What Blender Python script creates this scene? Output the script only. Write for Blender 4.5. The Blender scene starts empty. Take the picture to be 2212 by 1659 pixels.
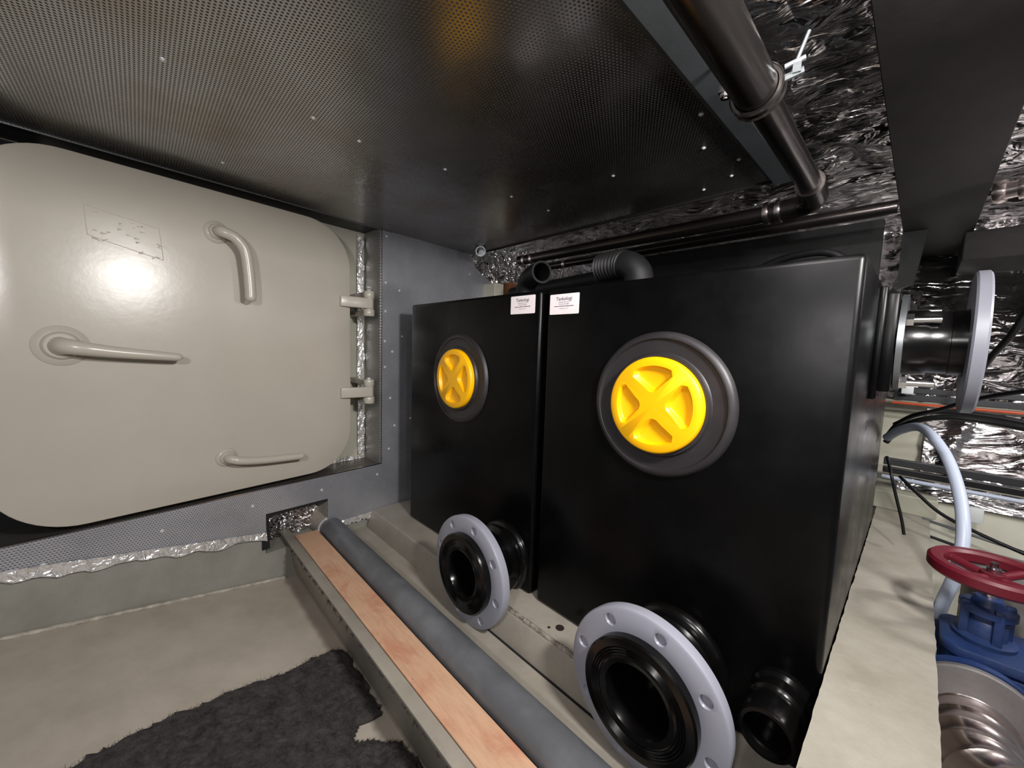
import bpy, bmesh, math, random
from mathutils import Vector, Matrix, noise
random.seed(7)
C = bpy.context.scene.collection
H = 1.12                      # height of the lens above the lowest deck plating
PI = math.pi
sc = bpy.context.scene

# ------------------------------------------------------------------ camera
def cam_rot(yaw, pitch, roll):
    c, s = math.cos, math.sin
    B = Matrix(((1,0,0),(0,0,-1),(0,1,0)))
    Rz = Matrix(((c(yaw),s(yaw),0),(-s(yaw),c(yaw),0),(0,0,1)))
    Rx = Matrix(((1,0,0),(0,c(pitch),-s(pitch)),(0,s(pitch),c(pitch))))
    Rr = Matrix(((c(roll),-s(roll),0),(s(roll),c(roll),0),(0,0,1)))
    return Rr @ Rx @ B @ Rz
M = cam_rot(0.80712, 0.089472, 0.0327816)
cd = bpy.data.cameras.new('camera'); cam = bpy.data.objects.new('camera', cd); C.objects.link(cam)
cam.matrix_world = Matrix(((M[0][0], -M[1][0], -M[2][0], 0), (M[0][1], -M[1][1], -M[2][1], 0),
                           (M[0][2], -M[1][2], -M[2][2], H), (0,0,0,1)))
cd.sensor_width = 36; cd.lens = 841.54/2212*36; cd.clip_start = .02
sc.camera = cam
# ------------------------------------------------------------------ world, exposure, lights
sc.view_settings.view_transform = 'Standard'; sc.view_settings.look = 'None'
sc.view_settings.gamma = 1; sc.view_settings.use_curve_mapping = False
sc.view_settings.exposure = 0.15
w = bpy.data.worlds.new('world'); sc.world = w; w.use_nodes = True
w.node_tree.nodes['Background'].inputs[0].default_value = (.9, .95, 1, 1)
w.node_tree.nodes['Background'].inputs[1].default_value = .12
def area(name, loc, target, sx, sy, power, col=(1,1,1)):
    l = bpy.data.lights.new(name, 'AREA'); l.shape = 'RECTANGLE'; l.size = sx; l.size_y = sy
    l.energy = power; l.color = col
    o = bpy.data.objects.new(name, l); C.objects.link(o)
    o.location = (loc[0], loc[1], loc[2]+H)
    d = Vector(target) - Vector(loc); o.rotation_euler = d.to_track_quat('-Z', 'Y').to_euler()
    return o
area('work_lamp', (.34,.55,.46), (-1.0,.75,-.5), .16, .10, 23, (1,.97,.94))
area('head_lamp', (.02,-.50,.33), (-1.2,.5,-.2), .14, .05, 10, (1,.96,.95))
area('deck_lamp', (-.13,.30,.67), (-.2,1.0,.80), .12, .06, 10, (1,.96,.95))
area('far_fill', (.75,1.5,.40), (.1,2.6,.0), .30, .12, 14, (1,.96,.94))  # added unseen fill light, brightens the foil at the back

# ------------------------------------------------------------------ node helpers
def mat(name, col, rough=.5, metal=0.0, spec=.5):
    m = bpy.data.materials.new(name); m.use_nodes = True
    b = m.node_tree.nodes['Principled BSDF']
    b.inputs['Base Color'].default_value = (*col, 1); b.inputs['Roughness'].default_value = rough
    b.inputs['Metallic'].default_value = metal; b.inputs['Specular IOR Level'].default_value = spec
    return m
class NT:
    def __init__(s, m): s.t = m.node_tree; s.n = s.t.nodes; s.b = s.n['Principled BSDF']
    def new(s, k, **kw):
        x = s.n.new(k)
        for a, v in kw.items(): setattr(x, a, v)
        return x
    def link(s, a, b): s.t.links.new(a, b)
    def co(s, scale=(1,1,1)):
        g = s.new('ShaderNodeNewGeometry'); mp = s.new('ShaderNodeMapping'); mp.inputs['Scale'].default_value = scale
        s.link(g.outputs['Position'], mp.inputs[0]); return mp.outputs[0]
    def noise(s, scale, detail=4, rough=.6, sc3=(1,1,1), dist=0):
        x = s.new('ShaderNodeTexNoise'); x.inputs['Scale'].default_value = scale; x.inputs['Detail'].default_value = detail
        x.inputs['Roughness'].default_value = rough; x.inputs['Distortion'].default_value = dist
        s.link(s.co(sc3), x.inputs['Vector']); return x.outputs[0]
    def ramp(s, src, stops, interp='LINEAR'):
        r = s.new('ShaderNodeValToRGB'); r.color_ramp.interpolation = interp
        e = r.color_ramp.elements
        while len(e) < len(stops): e.new(.5)
        for q, (p, c) in zip(e, stops):
            q.position = p; q.color = (*c, 1) if len(c) == 3 else c
        s.link(src, r.inputs[0]); return r.outputs[0]
    def math(s, op, a, b=None):
        x = s.new('ShaderNodeMath', operation=op)
        for i, v in enumerate((a, b)):
            if v is None: continue
            if isinstance(v, (int, float)): x.inputs[i].default_value = v
            else: s.link(v, x.inputs[i])
        return x.outputs[0]
    def mix(s, f, a, b):
        x = s.new('ShaderNodeMix', data_type='RGBA')
        if isinstance(f, (int, float)): x.inputs[0].default_value = f
        else: s.link(f, x.inputs[0])
        for i, v in ((6, a), (7, b)):
            if isinstance(v, tuple): x.inputs[i].default_value = (*v, 1)
            else: s.link(v, x.inputs[i])
        return x.outputs[2]
    def bump(s, h, strength, dist, prev=None):
        x = s.new('ShaderNodeBump'); x.inputs['Strength'].default_value = strength; x.inputs['Distance'].default_value = dist
        s.link(h, x.inputs['Height'])
        if prev is not None: s.link(prev, x.inputs['Normal'])
        return x.outputs[0]
def g3(v): return (v, v, v)

# ------------------------------------------------------------------ materials
def perforated(name, ax, pitch, base, hole, rough, dirt, metal=.85, hole_r=.30):
    m = mat(name, base, rough, metal); t = NT(m)
    sep = t.new('ShaderNodeSeparateXYZ'); t.link(t.co(), sep.inputs[0])
    u, v = sep.outputs[ax[0]], sep.outputs[ax[1]]
    A, Bp = pitch, pitch*math.sqrt(3)
    ds = []
    for off in (0.0, .5):
        a = t.math('MULTIPLY', t.math('SUBTRACT', t.math('FRACT', t.math('ADD', t.math('DIVIDE', u, A), off)), .5), A)
        b = t.math('MULTIPLY', t.math('SUBTRACT', t.math('FRACT', t.math('ADD', t.math('DIVIDE', v, Bp), off)), .5), Bp)
        ds.append(t.math('SQRT', t.math('ADD', t.math('MULTIPLY', a, a), t.math('MULTIPLY', b, b))))
    d = t.math('MINIMUM', ds[0], ds[1])
    mk = t.ramp(t.math('DIVIDE', d, pitch), [(hole_r-.05, g3(0)), (hole_r+.05, g3(1))])
    n1 = t.noise(3.5, 5, .6)
    dirtc = t.mix(t.ramp(n1, [(.42, g3(0)), (.68, g3(1))]), base, dirt)
    t.link(t.mix(mk, hole, dirtc), t.b.inputs['Base Color'])
    n2 = t.noise(2.2, 3, .5)
    r = t.ramp(n2, [(.3, g3(rough-.07)), (.7, g3(rough+.08))])
    t.link(t.mix(mk, g3(.7), r), t.b.inputs['Roughness'])
    big = t.bump(t.noise(5, 2, .5), .25, .01)
    t.link(t.bump(mk, .5, .0015, big), t.b.inputs['Normal'])
    return m
MESH_C = perforated('perforated_ceiling', (0,1), .0088, (.46,.46,.46), (.11,.105,.10), .26, (.38,.35,.31), 1.0, .26)
MESH_W = perforated('perforated_wall', (1,2), .0088, (.62,.63,.68), (.15,.15,.17), .38, (.46,.47,.52), .72, .24)
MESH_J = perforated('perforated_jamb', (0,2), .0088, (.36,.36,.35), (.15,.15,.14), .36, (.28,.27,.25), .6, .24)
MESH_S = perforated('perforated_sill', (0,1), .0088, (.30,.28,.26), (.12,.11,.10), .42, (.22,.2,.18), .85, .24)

def foil_mat(name, col, rough, s1, strength, dark=(.25,.25,.26), metal=1.0, dist=.028):
    m = mat(name, col, rough, metal); t = NT(m)
    hs = []
    for k, (sc_, st) in enumerate(((s1, (.55,1.5,1.1)), (s1*2.2, (.8,.8,1.5)))):
        x = t.new('ShaderNodeTexNoise')
        x.inputs['Scale'].default_value = sc_; x.inputs['Detail'].default_value = 2.6; x.inputs['Roughness'].default_value = .5
        x.inputs['Distortion'].default_value = 1.6; t.link(t.co(st), x.inputs['Vector']); hs.append(x.outputs[0])
    b1 = t.bump(hs[0], strength, dist)
    t.link(t.bump(hs[1], strength*.45, .006, b1), t.b.inputs['Normal'])
    t.link(t.mix(t.ramp(t.noise(5, 3), [(.5, g3(0)), (.7, g3(1))]), col, dark), t.b.inputs['Base Color'])
    return m
FOIL = foil_mat('crinkled_foil', (.92,.90,.90), .18, 9, .9, (.5,.48,.48))
FOILC = foil_mat('ceiling_foil', (.85,.82,.82), .17, 7, 1.0, (.6,.57,.56), 1.0, .055)
FOILS = foil_mat('foil_tape', (.95,.93,.93), .26, 16, .6, (.9,.88,.88), .7)

def paint(name, col, col2, rough, scale=5, speck=True, bump=.15, coat=0):
    m = mat(name, col, rough); t = NT(m)
    c = t.mix(t.ramp(t.noise(scale, 6, .65), [(.35, g3(0)), (.7, g3(1))]), col, col2)
    if speck:
        sp = t.ramp(t.noise(scale*9, 5, .7), [(.70, g3(0)), (.76, g3(1))])
        c = t.mix(sp, c, tuple(k*.35 for k in col2))
    t.link(c, t.b.inputs['Base Color'])
    t.link(t.bump(t.noise(scale*6, 4, .6), bump, .004), t.b.inputs['Normal'])
    t.b.inputs['Coat Weight'].default_value = coat
    return m
DOOR = paint('door_paint', (.50,.465,.40), (.46,.43,.37), .25, 2.5, False, .10, .0)
BULK = paint('bulkhead_paint', (.52,.50,.42), (.47,.45,.37), .35, 3, False, .1)
FLOOR = paint('deck_paint', (.50,.445,.38), (.37,.325,.27), .5, 4, True, .25)
FOOT = paint('foot_paint', (.30,.295,.26), (.22,.21,.18), .5, 5, True, .2)
LEDGE = paint('ledge_paint', (.37,.335,.285), (.27,.245,.205), .5, 5, True, .25)
GIRD = paint('girder_paint', (.38,.355,.305), (.28,.255,.205), .5, 6, True, .25)
HULL = paint('hull_paint', (.46,.45,.36), (.36,.35,.28), .5, 3, True, .2)
WELD = paint('weld_bead', (.58,.55,.47), (.30,.25,.2), .5, 30, True, .9)
WELDD = paint('worn_weld', (.48,.43,.37), (.05,.03,.02), .6, 55, True, 1)
TRIMG = paint('grey_trim', (.07,.08,.087), (.05,.057,.062), .42, 6, False, .1)
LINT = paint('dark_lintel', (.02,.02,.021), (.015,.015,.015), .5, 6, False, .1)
BEAMD = paint('dark_beam', (.022,.020,.019), (.013,.012,.011), .6, 5, False, .2); BEAMD.node_tree.nodes['Principled BSDF'].inputs['Specular IOR Level'].default_value = .15
PANELD = paint('dark_panel', (.006,.0065,.0065), (.012,.012,.012), .55, 5, False, .3); PANELD.node_tree.nodes['Principled BSDF'].inputs['Specular IOR Level'].default_value = .2
DARK = mat('dark_gap_shade', (.006,.006,.006), .8)

def plastic(name, col, rough, scratch=.0):
    m = mat(name, col, rough); t = NT(m)
    n = t.noise(4, 5, .6, (1,1,1)); s2 = t.noise(60, 3, .7, (1,.2,.15))
    r = t.ramp(n, [(.3, g3(rough-.06)), (.7, g3(rough+.10))])
    t.link(r, t.b.inputs['Roughness'])
    t.link(t.bump(s2, .04+scratch, .001), t.b.inputs['Normal'])
    c = t.mix(t.ramp(t.noise(7, 4, .6), [(.45, g3(0)), (.75, g3(1))]), col, tuple(k*1.6+.001 for k in col))
    t.link(c, t.b.inputs['Base Color'])
    return m
TANK = plastic('black_polyethylene', (.0016,.0016,.0018), .28, .04); TANK.node_tree.nodes['Principled BSDF'].inputs['Specular IOR Level'].default_value = .16
BLACK = plastic('black_plastic', (.0025,.0023,.0023), .2); BLACK.node_tree.nodes['Principled BSDF'].inputs['Specular IOR Level'].default_value = .33
RUBBER = plastic('black_rubber', (.005,.005,.0055), .5); RUBBER.node_tree.nodes['Principled BSDF'].inputs['Specular IOR Level'].default_value = .3
COLLAR = plastic('collar_plastic', (.018,.016,.018), .45)
YELLOW = mat('yellow_plastic', (1.0,.50,.0), .38)
FLG = mat('grey_flange', (.31,.315,.375), .38)
FLG2 = mat('grey_flange_light', (.22,.225,.265), .4)
PIPEB = mat('steel_pipe_dark', (.080,.070,.066), .24, .92)
CHROME = mat('bright_steel', (.62,.62,.64), .2, 1)
STEEL = mat('stainless', (.82,.72,.70), .22, 1)
GALV = mat('galvanised', (.26,.28,.29), .38, .8)
GPIPE = plastic('grey_pvc', (.105,.110,.120), .38)
RED = mat('red_paint', (.115,.007,.016), .4)
BLUE = paint('blue_paint', (.008,.026,.11), (.018,.035,.09), .48, 12, False, .3)
IRON = paint('cast_grey', (.17,.16,.155), (.11,.10,.10), .5, 8, False, .3)
HOSEG = mat('grey_hose', (.42,.47,.58), .4)
RAILG = mat('rail_grey', (.035,.036,.04), .4, .3)
CABLE = mat('cable_black', (.006,.006,.007), .35)
CABLEO = mat('cable_orange', (.45,.06,.015), .4)
RUST = paint('rust', (.20,.07,.02), (.08,.03,.015), .8, 30, False, .5)
LABEL = mat('sticker_white', (.86,.79,.80), .35)
INK = mat('sticker_ink', (.10,.07,.11), .5)
INK2 = mat('sticker_ink_pale', (.42,.36,.40), .5)
WHITE = mat('white_plastic', (.65,.68,.68), .4)
GLUE = mat('dried_glue', (.56,.53,.47), .10)
# wood
WOOD = mat('bare_timber', (.55,.33,.20), .6); t = NT(WOOD)
c1 = t.ramp(t.noise(5, 5, .6, (1,1.5,1), .6), [(.38, (.66,.43,.28)), (.55, (.64,.38,.245)), (.68, (.56,.25,.15))])
c2 = t.mix(t.ramp(t.noise(90, 4, .7, (.12,1,1)), [(.4, g3(0)), (.7, g3(.35))]), c1, (.36,.20,.12))
c2 = t.mix(t.ramp(t.noise(14, 3, .6, (1,1,1), 1.5), [(.69, g3(0)), (.74, g3(.8))]), c2, (.22,.07,.04))
t.link(c2, t.b.inputs['Base Color']); t.link(t.bump(t.noise(90, 4, .7, (.12,1,1)), .3, .002), t.b.inputs['Normal'])
# fuzzy mat
FUZZ = mat('felt_dark', (.03,.027,.027), .95); t = NT(FUZZ)
t.link(t.ramp(t.noise(30, 6, .8), [(.35, (.010,.009,.009)), (.75, (.075,.066,.064))]), t.b.inputs['Base Color'])

# ------------------------------------------------------------------ object helpers
def up(p): return Vector((p[0], p[1], p[2]+H))
WR = False; WA = math.radians(6)      # the left bulkhead stands six degrees off square
def wrot(p, a=None):
    x, y = p[0]+2.0, p[1]-.90; a = WA if a is None else a
    return Vector((-2.0+x*math.cos(a)-y*math.sin(a), .90+x*math.sin(a)+y*math.cos(a), p[2]))
def obj(name, bm, m, parent=None, smooth=False, origin=None):
    if WR:
        for v in bm.verts: v.co = wrot(v.co)
    bmesh.ops.recalc_face_normals(bm, faces=bm.faces)
    me = bpy.data.meshes.new(name)
    o = bpy.data.objects.new(name, me)
    base = Vector((0,0,0))
    if parent is not None: base = parent_origin(parent)
    elif origin is not None: base = up(origin)
    else:
        zs = [v.co.z for v in bm.verts]; n = len(bm.verts)
        base = Vector((sum(v.co.x for v in bm.verts)/n, sum(v.co.y for v in bm.verts)/n, min(zs)))
    for v in bm.verts: v.co -= base
    if smooth:
        for f in bm.faces: f.smooth = True
    bm.to_mesh(me); bm.free(); me.materials.append(m)
    if smooth:
        try: me.set_sharp_from_angle(angle=math.radians(38))
        except Exception: pass
    C.objects.link(o)
    if parent is not None: o.parent = parent
    else: o.location = base
    return o
def parent_origin(p):
    v = Vector(p.location)
    if p.parent: v = v + parent_origin(p.parent)
    return v
def tag(o, label, cat, group=None):
    o['label'] = label; o['category'] = cat
    if group: o['group'] = group
    return o
def thing(name, label, cat, loc, group=None):
    o = bpy.data.objects.new(name, None); C.objects.link(o); o.location = up(loc); o.empty_display_size = .05
    return tag(o, label, cat, group)
def struct(o, label=None):
    o['kind'] = 'structure'
    if label: o['label'] = label
    return o
def B(): return bmesh.new()
def add_mesh(bm, vs, fs):
    bv = [bm.verts.new(v) for v in vs]
    for f in fs:
        try: bm.faces.new([bv[i] for i in f])
        except ValueError: pass
def box(bm, x0, x1, y0, y1, z0, z1, bev=0, seg=2):
    vs = [up((x, y, z)) for x in (x0, x1) for y in (y0, y1) for z in (z0, z1)]
    t = B(); add_mesh(t, vs, [(0,1,3,2),(4,6,7,5),(0,4,5,1),(2,3,7,6),(0,2,6,4),(1,5,7,3)])
    bmesh.ops.recalc_face_normals(t, faces=t.faces)
    if bev: bmesh.ops.bevel(t, geom=t.edges[:], offset=bev, segments=seg, affect='EDGES', profile=.5)
    merge(bm, t)
def merge(bm, t):
    me = bpy.data.meshes.new('tmp'); t.to_mesh(me); t.free(); bm.from_mesh(me); bpy.data.meshes.remove(me)
def frame(d):
    d = Vector(d).normalized(); a = Vector((0,0,1)) if abs(d.z) < .9 else Vector((1,0,0))
    u = d.cross(a).normalized(); return u, d.cross(u).normalized(), d
def lathe(bm, prof, o, axis, seg=48, closed=False, arc=None):
    """prof: list of (t along axis, radius)"""
    u, v, d = frame(axis); o = up(o); rings = []
    for (tt, r) in prof:
        if r < 1e-6: rings.append([bm.verts.new(o + d*tt)])
        else: rings.append([bm.verts.new(o + d*tt + (u*math.cos(2*PI*k/seg) + v*math.sin(2*PI*k/seg))*r) for k in range(seg)])
    pairs = list(zip(rings, rings[1:]))
    if closed: pairs.append((rings[-1], rings[0]))
    for a, b in pairs:
        for k in range(seg):
            k2 = (k+1) % seg
            if len(a) == 1 and len(b) == 1: continue
            if len(a) == 1: bm.faces.new((a[0], b[k], b[k2]))
            elif len(b) == 1: bm.faces.new((a[k], b[0], a[k2]))
            else: bm.faces.new((a[k], b[k], b[k2], a[k2]))
def cyl(bm, p0, p1, r, seg=24, r1=None):
    p0 = Vector(p0); p1 = Vector(p1); L = (p1-p0).length
    lathe(bm, [(0,0),(0,r),(L, r if r1 is None else r1),(L,0)], p0, p1-p0, seg)
def spline(pts, n=10):
    P = [Vector(p) for p in pts]; P = [P[0]*2-P[1]] + P + [P[-1]*2-P[-2]]; out = []
    for i in range(1, len(P)-2):
        for k in range(n):
            t = k/n; a, b, c, d = P[i-1], P[i], P[i+1], P[i+2]
            out.append(.5*((2*b)+(-a+c)*t+(2*a-5*b+4*c-d)*t*t+(-a+3*b-3*c+d)*t**3))
    out.append(P[-2]); return out
def tube(bm, pts, r, seg=14, rf=None, caps=True):
    pts = [up(p) for p in pts]; n = len(pts); rings = []; u = None
    for i, p in enumerate(pts):
        d = (pts[min(i+1, n-1)] - pts[max(i-1, 0)]).normalized()
        if u is None: u = frame(d)[0]
        else: u = (u - d*u.dot(d)).normalized()
        v = d.cross(u); rr = rf(i/(n-1)) if rf else r
        rings.append([bm.verts.new(p + (u*math.cos(2*PI*k/seg)+v*math.sin(2*PI*k/seg))*rr) for k in range(seg)])
    for a, b in zip(rings, rings[1:]):
        for k in range(seg): bm.faces.new((a[k], b[k], b[(k+1) % seg], a[(k+1) % seg]))
    if caps: bm.faces.new(rings[0][::-1]); bm.faces.new(rings[-1])
def prism(bm, pts, axis, a, b):
    """pts: 2-D outline in the other two axes (cyclic order kept), extruded a..b along axis"""
    def P(p, t):
        return up({0: (t, p[0], p[1]), 1: (p[0], t, p[1]), 2: (p[0], p[1], t)}[axis])
    n = len(pts); t = B(); add_mesh(t, [P(p, a) for p in pts]+[P(p, b) for p in pts],
        [tuple(range(n))[::-1], tuple(range(n, 2*n))]+[(i, (i+1) % n, n+(i+1) % n, n+i) for i in range(n)])
    merge(bm, t)
def rrect(x0, x1, y0, y1, r, seg=10):
    out = []
    for cx, cy, a0 in ((x1-r, y1-r, 0), (x0+r, y1-r, 90), (x0+r, y0+r, 180), (x1-r, y0+r, 270)):
        for k in range(seg+1):
            a = math.radians(a0+90*k/seg); out.append((cx+r*math.cos(a), cy+r*math.sin(a)))
    return out
def bevel_all(bm, off, seg=2, ang=30):
    bmesh.ops.recalc_face_normals(bm, faces=bm.faces)
    es = [e for e in bm.edges if len(e.link_faces) == 2 and e.calc_face_angle() > math.radians(ang)]
    bmesh.ops.bevel(bm, geom=es, offset=off, segments=seg, affect='EDGES', profile=.5)
def cut(o, cutter_bm):
    """boolean-subtract a bmesh (given in world coordinates) from o, baked into o's mesh"""
    bmesh.ops.recalc_face_normals(cutter_bm, faces=cutter_bm.faces)
    me = bpy.data.meshes.new('cut'); cutter_bm.to_mesh(me); cutter_bm.free()
    k = bpy.data.objects.new('cut', me); C.objects.link(k)
    md = o.modifiers.new('b', 'BOOLEAN'); md.operation = 'DIFFERENCE'; md.object = k; md.solver = 'EXACT'
    bpy.context.view_layer.update(); dg = bpy.context.evaluated_depsgraph_get()
    nm = bpy.data.meshes.new_from_object(o.evaluated_get(dg)); o.modifiers.clear(); o.data = nm
    bpy.data.objects.remove(k); return o
def sheet(bm, fn, nu, nv):
    g = [[bm.verts.new(up(fn(i/nu, j/nv))) for j in range(nv+1)] for i in range(nu+1)]
    for i in range(nu):
        for j in range(nv): bm.faces.new((g[i][j], g[i+1][j], g[i+1][j+1], g[i][j+1]))
def crinkle(p, s=9, a=.012):
    q = Vector(p)*s
    n = noise.turbulence(q + Vector((noise.noise(q*.7), noise.noise(q*.7+Vector((5,5,5))), 0))*.8, 4, True)
    return (n-.6)*a

# ================================================================== SETTING
# left floor: hull plating sloping up to port
def zl(y): return -1.10-.195*(y-.45)
bm = B(); prism(bm, [(-1.2, zl(-1.2)), (.56, zl(.56)), (.56, -1.22), (-1.2, -1.0)], 0, -2.05, .6)
fl = struct(obj('floor', bm, FLOOR), 'worn grey beige steel hull plating')
bm = B(); box(bm, -2.2, .6, .50, 3.2, -1.2, -.985)
struct(obj('floor', bm, LEDGE), 'grey painted deck strip under the pipe')
# weld seam on the floor
bm = B(); tube(bm, [wrot((-2.008+.004*noise.noise(Vector((k*.7,0,0))), -.9+k*.03, zl(-.9+k*.03)+.004)) for k in range(46)], .007, 8,
               rf=lambda t: .0065+.003*noise.noise(Vector((t*60,1,0))))
obj('weld_seam', bm, WELD, fl, True)
# stringer beside the board
bm = B()
prism(bm, [(.462,-.920), (.500,-.920), (.500,-.934), (.484,-.936), (.520,-1.14), (.508,-1.14), (.470,-.932), (.462,-.931)], 0, -2.15, .5)
bevel_all(bm, .0015, 2)
tr = struct(obj('trim_1', bm, LEDGE, None, True), 'long grey painted steel stringer beside the bare board')
bm = B()
for k in range(60):     # drips and tufts of fluff stuck along its edge
    x = -1.9+k*.024+random.uniform(-.03,.03); s = random.uniform(.004,.013)
    for q in range(5):
        a = random.uniform(0,6.28); p = Vector((x+random.uniform(-.006,.006), .461, -.928-random.uniform(0,.004)))
        cyl(bm, p, p+Vector((math.cos(a)*s, -random.uniform(.2,1)*s, math.sin(a)*s)), .0012, 5, .0003)
f = obj('fluff', bm, FUZZ, tr); f['kind'] = 'stuff'; f['label'] = 'dark fluff caught on the rough edge'
# ledge the tanks stand on
bm = B(); prism(bm, [(.885,-.898), (2.5,-.898), (2.5,-1.1), (.853,-1.1), (.853,-.99)], 0, -2.0, .07)
bevel_all(bm, .006, 3)
lg = struct(obj('trim_2', bm, LEDGE, None, True), 'painted steel ledge carrying the two black tanks')
bm = B(); tube(bm, [(-.95+k*.012, .893+.002*noise.noise(Vector((k*.9,0,0))), -.897) for k in range(72)], .008, 8,
               rf=lambda t: .008+.0045*noise.noise(Vector((t*90,3,0))))
obj('weld_seam', bm, WELDD, lg, True)['label'] = 'rough weld bead with brown stains'
bm = B(); cyl(bm, (-.735,.955,-.900), (-.735,.955,-.8965), .014, 20); cyl(bm, (-.760,.930,-.900), (-.760,.930,-.8968), .005, 10)
obj('stain', bm, mat('soot', (.02,.012,.01), .7), lg)
bm = B(); box(bm, -1.05, .05, .846, .8535, -.988, -.9835)
obj('gap', bm, DARK, lg)
# left bulkhead
WR = True
bm = B(); box(bm, -2.26, -2.17, -1.2, 3.3, -1.2, .85)
wl = struct(obj('wall_left', bm, BULK), 'cream painted steel bulkhead behind the perforated sheet')
bm = B(); box(bm, -2.17, -2.015, -1.2, .375, -1.15, -.66); box(bm, -2.17, -2.015, .648, 2.2, -1.15, -.70)
box(bm, -2.17, -2.015, .375, .648, -1.15, -.955)
obj('bulkhead_foot', bm, FOOT, wl)
X0 = -2.0; XT = .006
bm = B()
prism(bm, [(-1.2,-.65), (-1.2,-.66), (-.8,-.67), (.375,-.880), (.375,-.65)], 0, X0-XT, X0)
prism(bm, [(.375,-.65), (.375,-.765), (.648,-.770), (.648,-.65)], 0, X0-XT, X0)
prism(bm, [(.648,-.65), (.648,-.915), (.94,-.925), (.94,-.65)], 0, X0-XT, X0)
prism(bm, [(.94,-.925), (1.70,-.90), (1.745,.46), (1.63,.52), (1.58,.60), (.94,.60)], 0, X0-XT, X0)
wp = struct(obj('wall_left', bm, MESH_W), 'perforated silver sheet facing on the left bulkhead')
bm = B(); box(bm, -2.168, -2.158, -1.2, -.20, -.65, .60); obj('doorway_shade', bm, DARK, wp)  # near-black box standing in for the shade behind the door's far edge
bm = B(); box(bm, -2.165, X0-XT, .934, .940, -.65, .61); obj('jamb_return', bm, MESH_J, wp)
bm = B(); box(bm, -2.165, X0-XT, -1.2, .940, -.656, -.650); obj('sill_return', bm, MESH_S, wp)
bm = B(); box(bm, -2.003, -1.997, -1.2, .942, -.6515, -.647); box(bm, -2.003, -1.997, .9385, .942, -.65, .598); obj('sheet_lip', bm, CHROME, wp)
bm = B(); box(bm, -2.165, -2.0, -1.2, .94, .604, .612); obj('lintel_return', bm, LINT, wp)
bm = B(); box(bm, -2.004, -1.998, -1.2, 1.0, .5975, .6005); obj('lintel_edge', bm, GALV, wp)
SCREW = mat('zinc_screw', (.75,.75,.77), .45, .4)
def screws(spots, fn, parent, m=SCREW, r=.0045):
    for s in spots:
        bm = B(); p, n = fn(s); lathe(bm, [(0,r*1.5),(.0012,r*1.4),(.0015,r),(.0035,r*.7),(.004,0)], p, n, 10)
        obj('screw', bm, m, parent, True)
ws = [(.97,.572),(.966,.331),(1.008,-.036),(.996,-.292),(1.024,-.45),(.989,-.577),(1.573,.474),(.326,-.714),(.031,-.723),(-.256,-.737),
      (.619,-.718),(.917,-.708),(1.05,.30),(1.07,.05),(1.13,-.42),(.965,.18),(.962,.02),(.963,-.12)]
screws(ws, lambda s: ((X0, s[0], s[1]), (1,0,0)), wp)
# bright foil tape, ragged, below the sheet and round the opening
def strip(name, p0, p1, wdir, wd, nrm, parent, n=70, m=FOILS, amp=.012):
    bm = B(); p0 = Vector(p0); p1 = Vector(p1); wv = Vector(wdir); nv = Vector(nrm)
    def fn(a, b):
        p = p0.lerp(p1, a); e = wd*(.75+.5*noise.noise(Vector((a*19, 0, p0.y*3))))
        p = p + wv*e*b; return p + nv*(.004+abs(crinkle(p, 22, amp)))
    sheet(bm, fn, n, 6); return obj(name, bm, m, parent, True)
strip('foil_tape', (X0-.001,-.9,-.622), (X0-.001,.375,-.848), (0,.05,-1), .052, (1,0,0), wp)
strip('foil_tape', (X0-.003,.65,-.905), (X0-.003,1.0,-.905), (0,.05,-1), .042, (1,0,0), wp, 30)
strip('foil_tape', (-2.162,.888,-.62), (-2.162,.888,.585), (0,1,0), .045, (1,0,0), wp, 90)
strip('foil_tape', (-2.165,.2,-.648), (-2.165,.92,-.648), (0,0,1), .03, (1,0,0), wp, 60)
# recess in the sheet where the pipe goes through
bm = B()
sheet(bm, lambda a, b: (-2.12+crinkle((a*1.3, b, 0), 20, .05), .37+.30*a, -.95+.19*b), 30, 22)
obj('recess_foil', bm, FOIL, wp, True)
bm = B(); prism(bm, [(.36,-.77), (.68,-.77), (.68,-.80), (.655,-.80), (.655,-.784), (.39,-.784), (.39,-.93), (.36,-.93)], 0, -2.012, -2.006)
obj('recess_edge', bm, DARK, wp)
WR = False
# ceiling
e0 = wrot((-2.0,-1.3,0)); e1 = wrot((-2.0,1.70,0))
bm = B(); prism(bm, [(e0.x, e0.y), (-.415,-1.3), (-.415,1.585), (e1.x+.01, 1.585)], 2, .600, .606)
ce = struct(obj('ceiling', bm, MESH_C), 'perforated sheet metal ceiling panel')
cs = [(-1.172,.775),(-1.175,1.089),(-.781,1.194),(-.491,1.21),(-.492,1.454),(-.419-.02,1.35),(-1.189,.061),(-1.182,.362),
      (-1.208,.497),(-.434,1.04),(-1.167,1.301),(-.601,1.509),(-1.70,.23)]
screws(cs, lambda s: ((s[0], s[1], .600), (0,0,-1)), ce)
bm = B(); box(bm, -.400, -.345, -.9, 1.60, .588, .606, .002)
box(bm, -.418, -.398, -.9, 1.60, .6005, .606)
struct(obj('trim_3', bm, TRIMG), 'grey steel edge channel along the ceiling panel')
bm = B(); box(bm, -2.0, -.35, 1.583, 1.589, .594, .80)
obj('panel_upstand', bm, BEAMD, ce)
bm = B(); sheet(bm, lambda a, b: (-2.17+2.2*a*1.6, .1+3.4*b, .79+crinkle((a*3.5, b*3.4, 3), 3, .06)), 200, 200)
struct(obj('ceiling', bm, FOILC, None, True), 'crumpled foil insulation under the deck above')
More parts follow.
